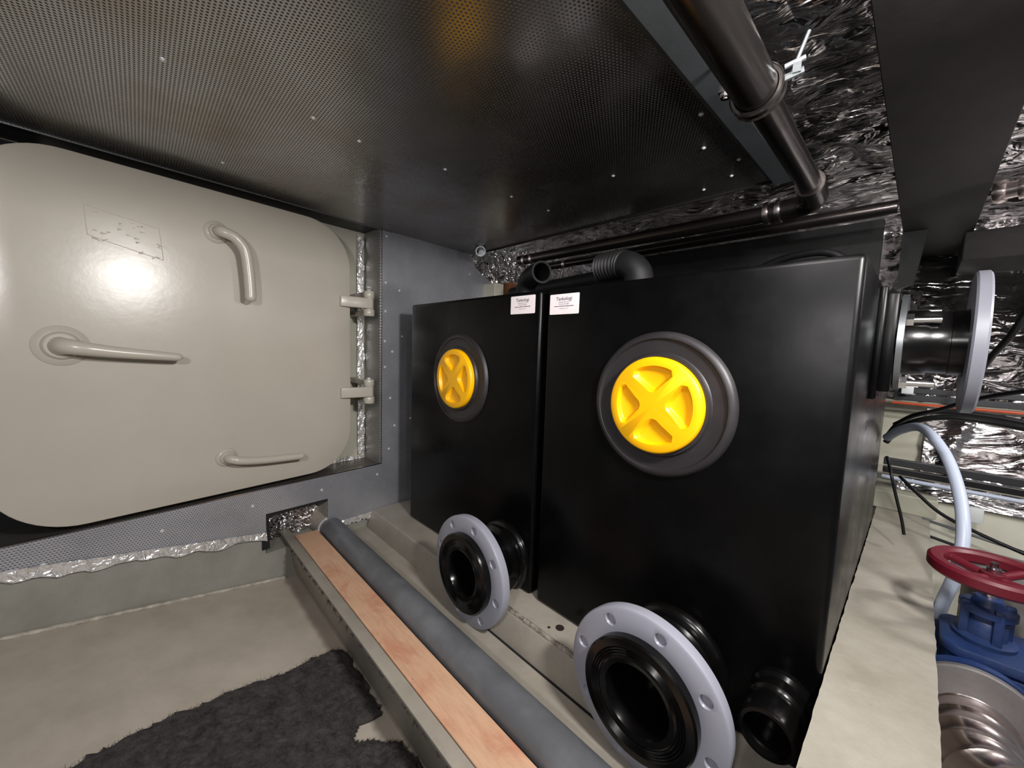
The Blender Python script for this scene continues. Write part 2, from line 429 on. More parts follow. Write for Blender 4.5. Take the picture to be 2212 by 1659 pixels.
bm = B(); sheet(bm, lambda a, b: (-2.30-.0*b+crinkle((a*2, b, 9), 5, .05)+.10, 1.45+1.8*a, .18+.62*b), 90, 40)
struct(obj('wall_left', bm, FOILC, None, True), 'dark foil insulation on the bulkhead above the left tank')
# ceiling beam
bm = B(); box(bm, -.112, .112, -.8, 3.35, .600, .615, .002); box(bm, -.008, .008, -.8, 3.35, .615, .84)
struct(obj('trim_4', bm, BEAMD), 'dark overhead deck beam with wide flange')
bm = B(); prism(bm, [(-.112,.60), (-.03,.60), (-.05,.42), (-.06,.36), (-.112,.34)], 1, 2.60, 2.64)
struct(obj('trim_5', bm, PANELD), 'dark bracket plate under the far end of the beam')
# floor girder beside the tank
bm = B(); prism(bm, [(-.0835,-.3), (.081,-.3), (.081,2.52), (-.0835,2.52)], 2, -.676, -.66)
bmesh.ops.subdivide_edges(bm, edges=[e for e in bm.edges if e.calc_length() > 1], cuts=160)
for v in bm.verts:
    v.co.x += .0022*noise.noise(v.co*38)
box(bm, -.006, .006, -.3, 2.5, -1.1, -.676)
struct(obj('trim_6', bm, GIRD), 'cream painted floor girder with rough edges beside the right tank')
# sloping hull side at the back
def yh(z): return 2.49+(z+.66)*.65
bm = B(); prism(bm, [(yh(-1.2), -1.2), (yh(.85), .85), (yh(.85)+.06, .85), (yh(-1.2)+.06, -1.2)], 0, -2.2, 1.6)
wb = struct(obj('wall_back', bm, HULL), 'pale green painted hull side behind the tanks')
def foil_patch(x0, x1, z0, z1, nx, nz, amp=.05):
    bm = B(); sheet(bm, lambda a, b: (x0+(x1-x0)*a, yh(z0+(z1-z0)*b)-.03+crinkle((a*(x1-x0)*1.5, b*(z1-z0), x0), 4, amp), z0+(z1-z0)*b), nx, nz)
    return obj('foil_facing', bm, FOIL, wb, True)
foil_patch(-2.1, -.45, -.2, .75, 120, 70); foil_patch(-.45, 1.3, -.18, .78, 130, 80)
foil_patch(.04, 1.3, -.50, -.22, 90, 30); foil_patch(-.03, .9, -.60, -.53, 60, 8, .02)
bm = B(); box(bm, -.10, .10, 2.40, 2.50, -.66, -.58, .004); obj('hull_bracket', bm, HULL, wb)
# dark panel above the tanks
bm = B(); box(bm, -1.35, -.16, 2.30, 2.34, .20, .60)
struct(obj('trim_7', bm, PANELD), 'dark flat panel hanging behind the tanks')
bm = B(); box(bm, .085, .60, 2.75, 3.2, .47, .60, .005)
struct(obj('trim_8', bm, BEAMD), 'grey box plate right of the overhead beam')

# ================================================================== DOOR
WR = False
da = math.radians(8); HX, HY = -1.978, .83
def dp(s, z, o=0):   # along the leaf from the hinge, height, offset towards the room
    return (HX+math.sin(da)*s+math.cos(da)*o, HY-math.cos(da)*s+math.sin(da)*o, z)
dn = (math.cos(da), math.sin(da), 0)
bm = B(); pl = rrect(.068, 1.185, -.618, .560, .20, 14)
n = len(pl); rings = []
for off, d in ((0,-.035), (0,-.006), (.002,-.0015), (.006,0), (.10,.0035)):
    r2 = rrect(.068+off, 1.185-off, -.618+off, .560-off, .20-off, 14); rings.append([bm.verts.new(up(dp(p[0], p[1], d))) for p in r2])
for a, b in zip(rings, rings[1:]):
    for k in range(n): bm.faces.new((a[k], a[(k+1) % n], b[(k+1) % n], b[k]))
bm.faces.new(rings[0]); bm.faces.new(rings[-1])
door = struct(obj('door_1', bm, DOOR, None, True), 'cream painted steel watertight hatch door')
def handle(s0, z0, pts, r, r_end):
    bm = B(); lathe(bm, [(-.004,0),(-.004,r*2.1),(.004,r*2.05),(.010,r*1.7),(.012,r*1.45),(.018,r*1.35),(.022,r*1.2),(.022,0)], dp(s0, z0, .003), dn, 28)
    h = obj('dog_boss', bm, DOOR, door, True)
    path = spline([dp(*p) for p in pts], 12); bm = B(); nn = len(path)
    tube(bm, path, r, 18, rf=lambda t: (r+(r_end-r)*t)*(math.sqrt(max(0, 1-((t-.95)/.05)**2)) if t > .95 else 1)+.0005)
    obj('door_handle', bm, DOOR, door, True)
handle(.608,.405, [(.608,.405,0),(.608,.405,.035),(.600,.400,.055),(.565,.385,.065),(.535,.345,.066),(.525,.28,.066),(.520,.20,.066),(.520,.150,.066)], .020, .0185)
handle(1.015,-.035, [(1.015,-.035,0),(1.015,-.035,.03),(1.005,-.036,.055),(.97,-.042,.068),(.90,-.052,.07),(.80,-.062,.072),(.735,-.068,.073)], .030, .012)
handle(.60,-.470, [(.60,-.470,0),(.60,-.470,.03),(.592,-.472,.05),(.56,-.482,.058),(.48,-.495,.058),(.36,-.505,.058),(.325,-.507,.058)], .018, .013)
# glue patch where a plate used to be
bm = B(); cor = [(.95,.405),(.773,.375),(.765,.270),(.945,.315)]
for a, b in zip(cor, cor[1:]+cor[:1]): tube(bm, [dp(a[0], a[1], .0035), dp(b[0], b[1], .0035)], .0012, 6)
random.seed(3)
for k in range(26):
    uu, vv = random.random(), random.random(); s = .94-.165*uu; z = .395-.03*uu-.10*vv
    p = dp(s, z, .003); L = random.uniform(.004,.016); a = random.uniform(-.6,.6)
    q = dp(s-L*math.cos(a), z+L*math.sin(a), .003); cyl(bm, p, q, random.uniform(.0018,.004), 8, .001)
obj('glue_patch', bm, GLUE, door, True)['label'] = 'dried glue rectangle where a plate was removed'
# hinges
for zc in (.205, -.243):
    bm = B()
    prismpts = [dp(.135, zc-.030, .002), dp(.135, zc+.030, .002)]
    t = B()
    v = [up(dp(.125, zc-.026, .001)), up(dp(.125, zc+.026, .001)), up(dp(.125, zc+.026, .016)), up(dp(.125, zc-.026, .016)),
         up((-1.955,.862,zc-.026)), up((-1.955,.862,zc+.026)), up((-1.935,.862,zc+.026)), up((-1.935,.862,zc-.026))]
    add_mesh(t, v, [(0,1,2,3),(4,7,6,5),(0,4,5,1),(3,2,6,7),(1,5,6,2),(0,3,7,4)]); bevel_all(t, .005, 3); merge(bm, t)
    hg = obj('hinge', bm, DOOR, door, True)
    for a, b2, rr in ((zc+.028, zc+.062, .027), (zc-.062, zc-.028, .028)):
        bm = B(); x, y = -1.968, .855
        lathe(bm, [(0,0),(0,rr*.93),(.003,rr),(b2-a-.003,rr),(b2-a,rr*.93),(b2-a,rr*.45),(b2-a+.010,rr*.4),(b2-a+.010,0)], (x,y,a), (0,0,1), 24)
        obj('hinge_knuckle', bm, DOOR, hg, True)
    bm = B(); cyl(bm, (-1.968,.855,zc-.03), (-1.968,.855,zc+.03), .024, 24)
    box(bm, -2.17, -1.975, .835, .872, zc-.060, zc-.032, .003); box(bm, -2.17, -1.975, .835, .872, zc+.032, zc+.060, .003)
    obj('hinge_lug', bm, DOOR, hg, True)

# ================================================================== TANKS
def tank(name, x0, x1, label, cx_cap, cx_out, loc_x, xlab, extra):
    root = thing(name, label, 'tank', ((x0+x1)/2, 1.6, -.898), 'black plastic tanks standing on the ledge')
    bm = B(); box(bm, x0, x1, 1.0, 2.2, -.898, .205, .013, 4)
    sh = obj('tank_body', bm, TANK, root, True)
    # inspection port
    c = (cx_cap, 1.0, -.135)
    bm = B(); lathe(bm, [(-.004,.195),(.006,.193),(.012,.188),(.016,.181),(.0155,.176),(.010,.172),(.0085,.166),(.0085,.140),(.011,.137),(.018,.135),(.018,.128),(.0,.120),(-.004,.12)], c, (0,-1,0), 96)
    col = obj('port_collar', bm, COLLAR, root, True)
    bm = B(); c = (cx_cap, .992, -.135)
    lathe(bm, [(0,0),(0,.126),(.020,.1275),(.026,.1255),(.029,.121),(.029,0)], c, (0,-1,0), 96)
    cap = obj('screw_cap', bm, YELLOW, col, True)
    k = B()
    for q in range(4):
        a0 = math.radians(90*q+4); half = math.radians(34)
        # rounded sector outline
        pts = []
        Ro, ri, rc = .103, .026, .012
        base = []
        for i in range(13): a = -half+.10+(2*half-.20)*i/12; base.append((Ro*math.cos(a), Ro*math.sin(a)))
        base.append(((Ro-.012)*math.cos(half)-.000, (Ro-.012)*math.sin(half)))
        ins = [(.050,.020),(.040,.010),(.037,0),(.040,-.010),(.050,-.020)]
        base += ins; base.append(((Ro-.012)*math.cos(half), -(Ro-.012)*math.sin(half)))
        ro = [(p[0]*math.cos(a0)-p[1]*math.sin(a0), p[0]*math.sin(a0)+p[1]*math.cos(a0)) for p in base]
        mx = sum(p[0] for p in ro)/len(ro); mz = sum(p[1] for p in ro)/len(ro)
        t2 = B(); lay = []
        for dy, sc_ in ((.9615-.004,1.13), (.9634,1.06), (.966,.97), (.972,.90), (.9755,.85), (.9765,.78)):
            lay.append([t2.verts.new(up((cx_cap+mx+(p[0]-mx)*sc_, dy, -.135+mz+(p[1]-mz)*sc_))) for p in ro])
        nn = len(ro)
        for a, b in zip(lay, lay[1:]):
            for i in range(nn): t2.faces.new((a[i], a[(i+1) % nn], b[(i+1) % nn], b[i]))
        t2.faces.new(lay[0]); t2.faces.new(lay[-1]); merge(k, t2)
    cut(cap, k)
    for f in cap.data.polygons: f.use_smooth = True
    try: cap.data.set_sharp_from_angle(angle=math.radians(50))
    except Exception: pass
    # outlet with loose flange
    oc = (cx_out, 1.0, -.795)
    bm = B(); lathe(bm, [(-.004,.132),(.010,.131),(.018,.126),(.022,.118),(.030,.116),(.036,.122),(.046,.122),(.052,.114),(.060,.105),
        (.165,.105),(.165,.137),(.207,.139),(.212,.135),(.213,.118),(.210,.115),(.213,.112),(.210,.109),(.213,.106),(.210,.103),(.213,.100),(.210,.097),(.212,.092),(.208,.080),(.19,.073),(.06,.070),(.06,0)], oc, (0,-1,0), 80)
    out = obj('outlet_stub', bm, BLACK, root, True)
    bm = B(); lathe(bm, [(.150,.118),(.150,.188),(.154,.193),(.178,.196),(.184,.194),(.187,.189),(.187,.142),(.184,.118)], oc, (0,-1,0), 96, closed=True)
    fg = obj('loose_flange', bm, FLG, out, True)
    k = B()
    for q in range(8):
        a = math.radians(22.5+45*q+9); x = cx_out+.166*math.cos(a); z = -.795+.166*math.sin(a)
        lathe(k, [(0,0),(0,.0105),(.008,.0135),(.0115,.016),(.02,.017),(.02,0)], (x,.8225,z), (0,-1,0), 20)
    cut(fg, k)
    for f in fg.data.polygons: f.use_smooth = True
    try: fg.data.set_sharp_from_angle(angle=math.radians(40))
    except Exception: pass
    # sticker
    lx0, lx1, lz0, lz1 = xlab
    bm = B(); prism(bm, rrect(lx0, lx1, lz0, lz1, .003, 4), 1, .9988, 1.0005)
    lb = obj('sticker', bm, LABEL, root)
    cu = bpy.data.curves.new('txt', 'FONT'); cu.body = 'Tankologi'; cu.size = .0165; cu.align_x = 'CENTER'
    to = bpy.data.objects.new('txt', cu); C.objects.link(to); bpy.context.view_layer.update()
    me = bpy.data.meshes.new_from_object(to.evaluated_get(bpy.context.evaluated_depsgraph_get())); bpy.data.objects.remove(to)
    po = parent_origin(root); mid = (lx0+lx1)/2; zt = lz1-.0205
    for v in me.vertices:
        x, y = v.co.x, v.co.y; v.co = Vector((mid+x, .9980, zt+y+H)) - po
    me.materials.append(INK); to = bpy.data.objects.new('lettering', me); C.objects.link(to); to.parent = lb
    to.matrix_parent_inverse.identity()
    random.seed(5)
    for part_mat, rows in ((INK2, ((.044,.0022,.0065),(.042,.0026,.0125),(.036,.0016,.0265))), (INK, ((.078,.0024,.0195),))):
        bm = B()
        for wd, hh, dz in rows:
            z = zt-dz; x = mid-wd/2
            while x < mid+wd/2:
                l = random.uniform(.0015,.0065); box(bm, x, min(x+l, mid+wd/2), .9979, .9982, z, z+hh*random.uniform(.6,1)); x += l+.0011
        obj('small_print', bm, part_mat, lb)
    extra(root, sh)
    return root
def left_extra(root, sh):
    # plain elbow on top: mouth turned to the right
    cxe, cye = -1.21, 1.22
    path = [(cxe,cye,.19),(cxe,cye,.225),(cxe+.006,cye-.004,.262),(cxe+.03,cye-.012,.292),(cxe+.07,cye-.03,.304),(cxe+.11,cye-.045,.306),(cxe+.148,cye-.06,.306)]
    bm = B(); tube(bm, spline(path, 8), .036, 28, caps=False)
    e = obj('vent_elbow', bm, RUBBER, root, True); md = e.modifiers.new('s', 'SOLIDIFY'); md.thickness = .005; md.offset = 1
    bm = B(); d = Vector((.93,-.37,0)); p = Vector((cxe+.148,cye-.06,.306))
    lathe(bm, [(-.02,.0435),(0,.0435),(0,.0355),(-.02,.0355)], p, d, 32, closed=True)
    obj('elbow_rim', bm, RUBBER, e, True)
    bm = B(); lathe(bm, [(0,.036),(0,.06),(.012,.057),(.014,.04)], (cxe,cye,.204), (0,0,1), 32); obj('elbow_flange', bm, RUBBER, e, True)
def right_extra(root, sh):
    cxe, cye = -.665, 1.2
    path = [(cxe-.165,cye+.02,.302),(cxe-.12,cye+.015,.302),(cxe-.07,cye+.008,.300),(cxe-.032,cye,.288),(cxe-.006,cye,.262),(cxe,cye,.225),(cxe,cye,.19)]
    sp = spline(path, 14); 
    def rf(t): return .046+(.0035*math.sin(t*130) if t < .38 else 0)
    bm = B(); tube(bm, sp, .06, 28, rf=rf)
    e = obj('ribbed_elbow', bm, RUBBER, root, True)
    # small drain fitting
    c = (-.148, 1.0, -.745)
    bm = B(); lathe(bm, [(-.003,.060),(.012,.058),(.018,.050),(.026,.049),(.030,.054),(.052,.054),(.056,.050),(.062,.046),(.070,.046),(.074,.051),(.100,.053),(.128,.051),(.132,.049),(.132,.042),(.120,.0415),(.115,.043),(.110,.041),(.105,.043),(.100,.041),(.095,.043),(.06,.040),(.06,0)], c, (0,-1,0), 48)
    obj('drain_fitting', bm, BLACK, root, True)
    # side connection: square plate, stub pipe, grey flange
    px, pz = 1.50, .052
    bm = B(); box(bm, -.087, -.072, px-.15, px+.15, pz-.150, pz+.135, .004); box(bm, -.074, -.050, px-.13, px+.13, pz-.130, pz+.120, .004)
    pd = obj('side_pad', bm, TANK, root, True)
    bm = B(); lathe(bm, [(-.05,0),(-.05,.085),(.0,.085),(.01,.080),(.045,.080),(.046,.083),(.078,.083),(.08,.13),(.10,.135),(.102,.12),(.102,.07),(.06,.068),(.06,0)], (0,px,pz), (1,0,0), 64)
    st = obj('side_stub', bm, BLACK, root, True)
    bm = B(); lathe(bm, [(.052,.086),(.052,.170),(.056,.175),(.074,.175),(.078,.170),(.078,.086)], (.02,px,pz), (1,0,0), 96, closed=True)
    obj('loose_flange', bm, FLG2, st, True)['label'] = 'pale grey flange ring seen edge-on'
    bm = B(); lathe(bm, [(0,.086),(0,.128),(.012,.128),(.012,.086)], (-.048,px,pz), (1,0,0), 48, closed=True)
    br = obj('backing_ring', bm, GALV, root, True)
    for (y, z) in ((px-.075, pz+.055), (px-.075, pz-.105), (px+.09, pz+.09)):
        bm = B(); cyl(bm, (-.036,y,z), (.026,y,z), .0085, 16); cyl(bm, (-.036,y,z), (-.022,y,z), .017, 6)
        obj('bolt', bm, CHROME, root, True)
tank('plastic_tank', -1.795, -.915, 'left of two black plastic tanks, nearest the hatch door, small open elbow on top', -1.375, -1.055, 0, (-1.063,-.941,.127,.191), left_extra)
tank('plastic_tank', -.885, -.0865, 'right of two black plastic tanks, beside the floor girder with a side pipe', -.475, -.385, 0, (-.872,-.753,.118,.183), right_extra)

# ================================================================== BOARD, PIPE, MAT
bm = B(); box(bm, -1.99, .4, .503, .603, -.955, -.920, .003); 
tag(obj('wooden_board', bm, WOOD), 'bare reddish timber board lying between the steel stringer and the grey pipe', 'board')
r = thing('floor_pipe', 'thick grey plastic pipe running along the floor beside the timber board', 'pipe', (-.8,.665,-.985))
bm = B(); cyl(bm, (-2.02,.665,-.93), (.4,.665,-.93), .054, 40); obj('pipe_run', bm, GPIPE, r, True)
bm = B(); cyl(bm, (-2.168,.645,-.915), (-1.99,.665,-.93), .058, 32); obj('painted_end', bm, LEDGE, r, True)
bm = B(); lathe(bm, [(0,.054),(0,.0605),(.006,.0615),(.012,.0605),(.012,.054)], (-1.995,.665,-.93), (1,0,0), 40); obj('pipe_ring', bm, SCREW, r, True)
bm = B()
random.seed(9)
for k in range(8):
    a = random.uniform(0,6.3); rr = random.uniform(.006,.02); c0 = (-2.07+random.uniform(-.02,.02), .56+random.uniform(-.05,.05), -.86+random.uniform(-.05,.03))
    pts = [(c0[0]+.01*math.sin(i), c0[1]+rr*math.cos(a+i*.7)*1.3, c0[2]+rr*math.sin(a+i*.7)) for i in range(9)]
    tube(bm, spline(pts, 4), .0025, 6)
tag(obj('wire_bundle', bm, STEEL, None, True), 'tangled thin wire in the hole of the perforated sheet', 'wire')

outline = [(-1.255,-.108),(-1.283,-.047),(-1.30,.05),(-1.316,.157),(-1.323,.305),(-1.355,.43),(-1.345,.485),(-1.298,.497),(-1.205,.495),(-1.06,.487),
           (-1.023,.475),(-1.022,.414),(-.98,.384),(-.94,.426),(-.921,.455),(-.90,.485),(-.782,.495),(-.45,.495),(-.45,-.35),(-1.20,-.35)]
def inside(x, y, P=outline):
    c = False; n = len(P)
    for i in range(n):
        x1, y1 = P[i]; x2, y2 = P[(i+1) % n]
        if (y1 > y) != (y2 > y) and x < (x2-x1)*(y-y1)/(y2-y1)+x1: c = not c
    return c
def edist(x, y, P=outline):
    b = 9; p = Vector((x, y))
    for i in range(len(P)):
        a = Vector(P[i]); c = Vector(P[(i+1) % len(P)]); d = c-a; t = max(0, min(1, (p-a).dot(d)/d.length_squared)); b = min(b, (p-a-d*t).length)
    return b
bm = B(); st = .009; vs = {}
def wob(x, y): return (x+.012*noise.noise(Vector((x*22, y*22, 0))), y+.012*noise.noise(Vector((x*22, y*22, 7))))
def mz(x, y):
    e = min(1, edist(x, y)/.022); return zl(y)+.004+.026*math.sqrt(e)*(.8+.35*noise.noise(Vector((x*7, y*7, 0))))+.004*noise.noise(Vector((x*60, y*60, 1)))
def vert(i, j):
    if (i, j) not in vs:
        x, y = -1.4+i*st, -.36+j*st; q = wob(x, y); vs[(i, j)] = bm.verts.new(up((q[0], q[1], mz(x, y))))
    return vs[(i, j)]
for i in range(106):
    for j in range(97):
        if inside(-1.4+(i+.5)*st, -.36+(j+.5)*st):
            bm.faces.new((vert(i, j), vert(i+1, j), vert(i+1, j+1), vert(i, j+1)))
bd = [e for e in bm.edges if len(e.link_faces) == 1]
ex = bmesh.ops.extrude_edge_only(bm, edges=bd)
for v in [g for g in ex['geom'] if isinstance(g, bmesh.types.BMVert)]: v.co.z = zl(v.co.y)+H+.0005
random.seed(11)
cnt = 0
while cnt < 17000:
    x, y = random.uniform(-1.37,-.5), random.uniform(-.35,.5)
    if not inside(x, y): continue
    cnt += 1; q = wob(x, y); z = mz(x, y)-.002; a = random.uniform(0, 6.28); L = random.uniform(.006,.016)
    tx, ty = math.cos(a)*L*.9, math.sin(a)*L*.9; wv = .0009
    v = [bm.verts.new(up((q[0]-ty/L*wv, q[1]+tx/L*wv, z))), bm.verts.new(up((q[0]+ty/L*wv, q[1]-tx/L*wv, z))), bm.verts.new(up((q[0]+tx, q[1]+ty, z+L*random.uniform(.3,.8))))]
    bm.faces.new(v)
tag(obj('floor_mat', bm, FUZZ), 'ragged dark grey felt mat lying on the sloping floor plating', 'mat')

# ================================================================== OVERHEAD PIPES
r = thing('overhead_pipe', 'large dark steel pipe along the ceiling edge turning left at an elbow', 'pipe', (-.30,1.0,.45))
bm = B(); cyl(bm, (-.2465,-.3,.498), (-.2595,.86,.500), .0365, 40); lathe(bm, [(0,.0365),(.006,.040),(.020,.040),(.026,.030)], (-.2595,.86,.500), (-.013,1,0), 40)
obj('pipe_socket', bm, PIPEB, r, True)
bm = B(); cyl(bm, (-.2595,.85,.500), (-.268,1.44,.505), .0285, 40); obj('pipe_run', bm, PIPEB, r, True)
ec = spline([(-.268,1.42,.505),(-.270,1.50,.505),(-.277,1.56,.504),(-.305,1.60,.503),(-.35,1.61,.502),(-.42,1.612,.501)], 8)
bm = B(); tube(bm, ec, .033, 32)
lathe(bm, [(0,.031),(0,.037),(.010,.0385),(.020,.037),(.020,.031)], (-.268,1.42,.505), (0,1,0), 36)
el = obj('pipe_elbow', bm, PIPEB, r, True)
for x in (-.375,-.41):
    bm = B(); lathe(bm, [(0,.032),(0,.038),(.008,.039),(.016,.038),(.016,.032)], (x,1.611,.502), (-1,0,0), 36); obj('press_ring', bm, STEEL, el, True)
bm = B(); cyl(bm, (-.41,1.612,.501), (-1.70,1.66,.525), .0275, 36); obj('pipe_run', bm, PIPEB, r, True)
for x in (-1.58,-1.64):
    bm = B(); lathe(bm, [(0,.027),(0,.034),(.015,.034),(.015,.027)], (x,1.656,.522), (-1,0,0), 32); obj('press_ring', bm, STEEL, r, True)
# clamp with wing bolt
cl = (-.2595,.868,.500)
bm = B(); lathe(bm, [(-.012,.038),(-.012,.0435),(.012,.0435),(.012,.038)], cl, (0,1,0), 40, closed=True)
lathe(bm, [(-.014,.0435),(-.010,.046),(-.006,.0435)], cl, (0,1,0), 40); lathe(bm, [(.006,.0435),(.010,.046),(.014,.0435)], cl, (0,1,0), 40)
cp = obj('pipe_clamp', bm, PIPEB, r, True)
bm = B(); cyl(bm, (-.208,.880,.520), (-.190,.890,.585), .0032, 10); cyl(bm, (-.220,.872,.508), (-.19,.878,.514), .006, 6); cyl(bm, (-.218,.868,.526), (-.188,.874,.532), .0045, 8)
cyl(bm, (-.206,.871,.518), (-.194,.874,.518), .010, 6); obj('clamp_bolt', bm, GALV, cp, True)
bm = B(); box(bm, -.325, -.300, .845, .872, .515, .530, .003); cyl(bm, (-.312,.858,.505), (-.312,.858,.54), .005, 8); cyl(bm, (-.312,.858,.508), (-.312,.858,.516), .011, 6)
obj('clamp_nut', bm, CHROME, cp, True)
bm = B(); cyl(bm, (-.312,.858,.52), (-.312,.858,.60), .004, 10); obj('hanger_rod', bm, CHROME, cp, True)

r = thing('long_pipe', 'slim dark steel pipe running level behind the elbow pipe, above the tanks', 'pipe', (-1.0,2.0,.54))
bm = B(); cyl(bm, (-1.86,2.0,.557), (-.108,2.0,.557), .025, 32); obj('pipe_run', bm, PIPEB, r, True)
bm = B(); lathe(bm, [(0,.027),(0,.031),(.02,.031),(.02,.027)], (-1.62,2.0,.557), (-1,0,0), 32); obj('press_ring', bm, STEEL, r, True)
bm = B(); cyl(bm, (-1.88,1.78,.36), (-1.02,1.78,.40), .038, 28)
tag(obj('back_pipe', bm, RUBBER, None, True), 'short black pipe behind the open elbow of the left tank', 'pipe')
r = thing('pipe_stub', 'short open ended steel pipe stub by the ceiling corner above the left tank', 'pipe', (-1.86,1.47,.55))
bm = B(); lathe(bm, [(0,.024),(0,.030),(.10,.030),(.10,.024)], (-1.93,1.55,.575), (.75,-.66,-.05), 28, closed=True)
lathe(bm, [(.02,0),(.02,.025)], (-1.93,1.55,.575), (.75,-.66,-.05), 28)
obj('stub_tube', bm, GALV, r, True)
# corner plates, rusty
bm = B(); box(bm, -2.165, -1.97, 1.70, 1.78, -.88, .43, .004)
rp = struct(obj('trim_9', bm, BULK), 'cream painted frame post behind the left tank')
bm = B(); box(bm, -1.985, -1.92, 1.785, 1.86, .20, .44, .012)
tag(obj('rusty_bracket', bm, RUST, None, True), 'rusty brown bracket beside the cream frame post', 'bracket')

r = thing('wall_pipe', 'short copper coloured steel pipe coupling by the upper right foil', 'pipe', (.2,1.9,.5))
bm = B(); cyl(bm, (.115,2.05,.56), (.60,1.92,.56), .026, 28); obj('pipe_run', bm, STEEL, r, True)
for q in (0,.05,.10):
    bm = B(); lathe(bm, [(0,.026),(0,.034),(.012,.036),(.024,.034),(.024,.026)], (.118+q,2.049-q*.27,.56), (.966,-.26,0), 28); obj('press_ring', bm, STEEL, r, True)

# black hose on the right tank
pts = [(-.80,1.7,.2185),(-.60,1.72,.25),(-.45,1.7,.33),(-.33,1.68,.36),(-.22,1.66,.34),(-.12,1.66,.2185)]
bm = B(); tube(bm, spline(pts, 12), .013, 12); tag(obj('black_hose', bm, RUBBER, None, True), 'black hose arching over the top of the right tank', 'hose')

# ================================================================== RIGHT SIDE BEHIND THE GIRDER
def rail(name, x0, x1, y, z, label, offs):
    r = thing(name, label, 'cable tray', ((x0+x1)/2, y, z))
    for (dz, rr, m) in offs:
        bm = B(); box(bm, x0, x1, y-.012, y+.012, z+dz-rr, z+dz+rr, .003); obj('rail', bm, m, r)
    return r
r = rail('cable_tray', -.08, 1.3, 2.60, -.150, 'upper dark cable rail crossing the foil right of the tank', ((.018,.012,RAILG),(-.016,.014,RAILG)))
bm = B(); cyl(bm, (-.08,2.585,-.193), (1.3,2.585,-.193), .006, 8)
tag(obj('orange_cable', bm, CABLEO, None, True), 'thin orange cable under the upper cable rail', 'cable')
r = rail('cable_tray', -.08, 1.3, 2.45, -.475, 'lower dark cable rail crossing the foil right of the tank', ((.024,.016,RAILG),(-.014,.014,CABLE)))
bm = B(); cyl(bm, (-.08,2.43,-.520), (1.3,2.43,-.520), .009, 10)
tag(obj('grey_cable', bm, HOSEG, None, True), 'straight light grey cable under the lower cable rail', 'cable')
def hose(name, pts, r, m, label, cat='cable'):
    bm = B(); tube(bm, spline(pts, 10), r, 12); return tag(obj(name, bm, m, None, True), label, cat)
CB = [('cable', [(-.07,2.15,-.30),(-.04,2.14,-.24),(.01,2.12,-.195),(.08,2.10,-.175),(.18,2.08,-.175),(.30,2.05,-.19),(.5,2.0,-.21)], .009, 'uppermost black cable arching right from behind the tank'),
      ('cable', [(-.07,2.13,-.32),(-.04,2.12,-.262),(.01,2.08,-.215),(.08,2.06,-.19),(.18,2.04,-.19),(.30,2.0,-.205),(.5,1.95,-.235)], .010, 'thick black cable arching right just below its neighbour'),
      ('cable', [(-.05,2.1,-.24),(0,2.0,-.19),(.06,1.95,-.155),(.12,1.85,-.11),(.22,1.7,-.06),(.4,1.5,.0)], .007, 'black cable rising diagonally to the right past the grey flange'),
      ('cable', [(.26,1.9,.30),(.22,1.95,.20),(.19,2.0,.10),(.16,2.1,.02),(.13,2.2,-.08)], .010, 'dark cable hanging steeply behind the grey flange'),
      ('cable', [(-.02,2.2,-.46),(.03,2.15,-.50),(.10,2.1,-.55),(.20,2.05,-.58),(.34,2.0,-.61)], .006, 'thin black cable sagging below the lower rail')]
for nm, p, rr, lb in CB: hose(nm, p, rr, CABLE, lb)
hose('grey_hose', [(-.065,2.06,-.29),(-.03,1.98,-.245),(.02,1.9,-.22),(.07,1.8,-.27),(.105,1.7,-.36),(.12,1.62,-.46),(.115,1.58,-.56),(.098,1.58,-.66),(.092,1.60,-.75),(.10,1.61,-.85)], .0145, HOSEG, 'light grey hose looping down behind the red handwheel', 'hose')
hose('cable_tie', [(-.055,1.9,-.335),(-.045,1.88,-.365),(-.035,1.86,-.40),(-.02,1.86,-.46),(.0,1.86,-.535),(.01,1.86,-.585)], .0045, CABLE, 'black cable tie end hanging beside the tank', 'cable tie')
for (y, z0, z1, lb) in ((2.38,-.66,-.80,'upper'), (2.30,-.70,-.86,'lower')):
    bm = B(); cyl(bm, (.06,y,z0), (.9,y-.3,z0-.04), .006, 8)
    tag(obj('steel_rod', bm, GALV if lb == 'upper' else RAILG, None, True), lb+' of two thin rods running right from the girder end', 'rod')
for (x, y, z, lb) in ((-.035,2.55,-.115,'left of the black stub pipe under the side bolts'), (.20,2.40,-.60,'on the pale hull near the lower rail')):
    bm = B(); box(bm, x-.018, x+.022, y-.02, y+.01, z-.03, z+.03, .004)
    tag(obj('cable_clip', bm, WHITE, None, True), 'small white plastic block '+lb, 'clip')
# machinery casing behind the valve
bm = B(); box(bm, .155, .52, 1.66, 1.98, -1.0, -.60, .03, 4)
tag(obj('machine_casing', bm, IRON, None, True), 'grey cast casing behind the red handwheel', 'machine')

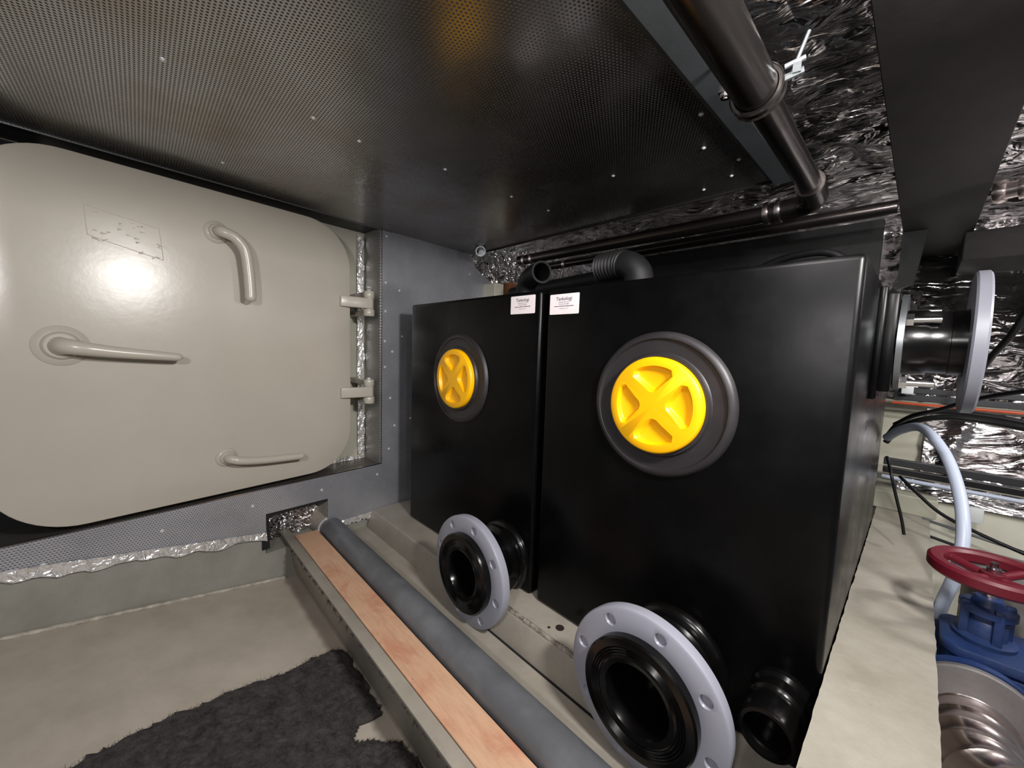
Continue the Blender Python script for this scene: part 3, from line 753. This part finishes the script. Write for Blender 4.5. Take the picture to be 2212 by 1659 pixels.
# valve
vx, vy = .158, 1.42
r = thing('gate_valve', 'blue gate valve with red handwheel right of the floor girder', 'valve', (vx, vy, -.98))
bm = B(); R0, rt = .093, .0155; zw = -.484
nseg = 64; pr = [(-.6,-1),( .6,-1),(1,-.6),(1,.6),(.6,1),(-.6,1),(-1,.6),(-1,-.6)]
gr = []
for k in range(nseg):
    a = 2*PI*k/nseg
    gr.append([bm.verts.new(up((vx+(R0+p[0]*rt*.9)*math.cos(a), vy+(R0+p[0]*rt*.9)*math.sin(a), zw+p[1]*rt))) for p in pr])
for k in range(nseg):
    a, b = gr[k], gr[(k+1) % nseg]
    for i in range(8): bm.faces.new((a[i], b[i], b[(i+1) % 8], a[(i+1) % 8]))
for q in range(2):
    a = q*PI/2+.9; c, s = math.cos(a), math.sin(a)
    tube(bm, [(vx-c*R0, vy-s*R0, zw-.003), (vx-c*.02, vy-s*.02, zw-.011), (vx+c*.02, vy+s*.02, zw-.011), (vx+c*R0, vy+s*R0, zw-.003)], .010, 10)
cyl(bm, (vx,vy,zw-.026), (vx,vy,zw+.002), .020, 20)
hw = obj('handwheel', bm, RED, r, True)
bm = B(); cyl(bm, (vx,vy,zw), (vx,vy,zw+.026), .007, 12); cyl(bm, (vx,vy,zw+.002), (vx,vy,zw+.013), .014, 6); obj('wheel_nut', bm, CHROME, hw, True)
bm = B(); cyl(bm, (vx,vy,-.565), (vx,vy,zw-.02), .010, 14); obj('stem', bm, STEEL, r, True)
bm = B(); lathe(bm, [(0,0),(0,.050),(.010,.052),(.016,.036),(.05,.034),(.055,.030),(.070,.030),(.070,.046),(.084,.046),(.088,.028),(.105,.022),(.105,0)], (vx,vy,-.648), (0,0,1), 32)
for q in range(4):
    a = q*PI/2+.4; cx, cy = vx+.038*math.cos(a), vy+.038*math.sin(a)
    box(bm, cx-.008, cx+.008, cy-.008, cy+.008, -.64, -.556, .003)
obj('bonnet', bm, BLUE, r, True)
bm = B(); prism(bm, rrect(vx-.070, vx+.11, vy-.085, vy+.085, .038, 8), 2, -.672, -.648); prism(bm, rrect(vx-.065, vx+.105, vy-.08, vy+.08, .038, 8), 2, -.704, -.678)
bevel_all(bm, .004, 2); obj('bonnet_flange', bm, BLUE, r, True)
bc = (vx-.010, 1.32, -.775)
bm = B(); lathe(bm, [(0,0),(0,.107),(.014,.110),(.020,.106),(.020,.075),(.06,.068),(.13,.072),(.18,.105),(.20,.110),(.21,.106),(.21,0)], bc, (0,1,0), 56)
obj('valve_body', bm, BLUE, r, True)
bm = B(); lathe(bm, [(0,0),(0,.100),(.004,.105),(.018,.107),(.022,.104),(.022,0)], bc, (0,-1,0), 64)
obj('end_flange', bm, IRON, r, True)
# ribbed steel bend leaving the flange
pts = [(bc[0],1.298,-.80),(bc[0],1.23,-.80),(bc[0]+.008,1.17,-.803),(bc[0]+.04,1.12,-.805),(bc[0]+.09,1.095,-.805),(bc[0]+.2,1.08,-.805),(bc[0]+.4,1.07,-.805)]
bm = B(); sp = spline(pts, 26); tube(bm, sp, .07, 48, rf=lambda t: .070-.006*abs(math.sin(t*34))**.6)
tag(obj('steel_bend', bm, STEEL, None, True), 'shiny ribbed stainless steel pipe bend at the lower right corner', 'pipe')
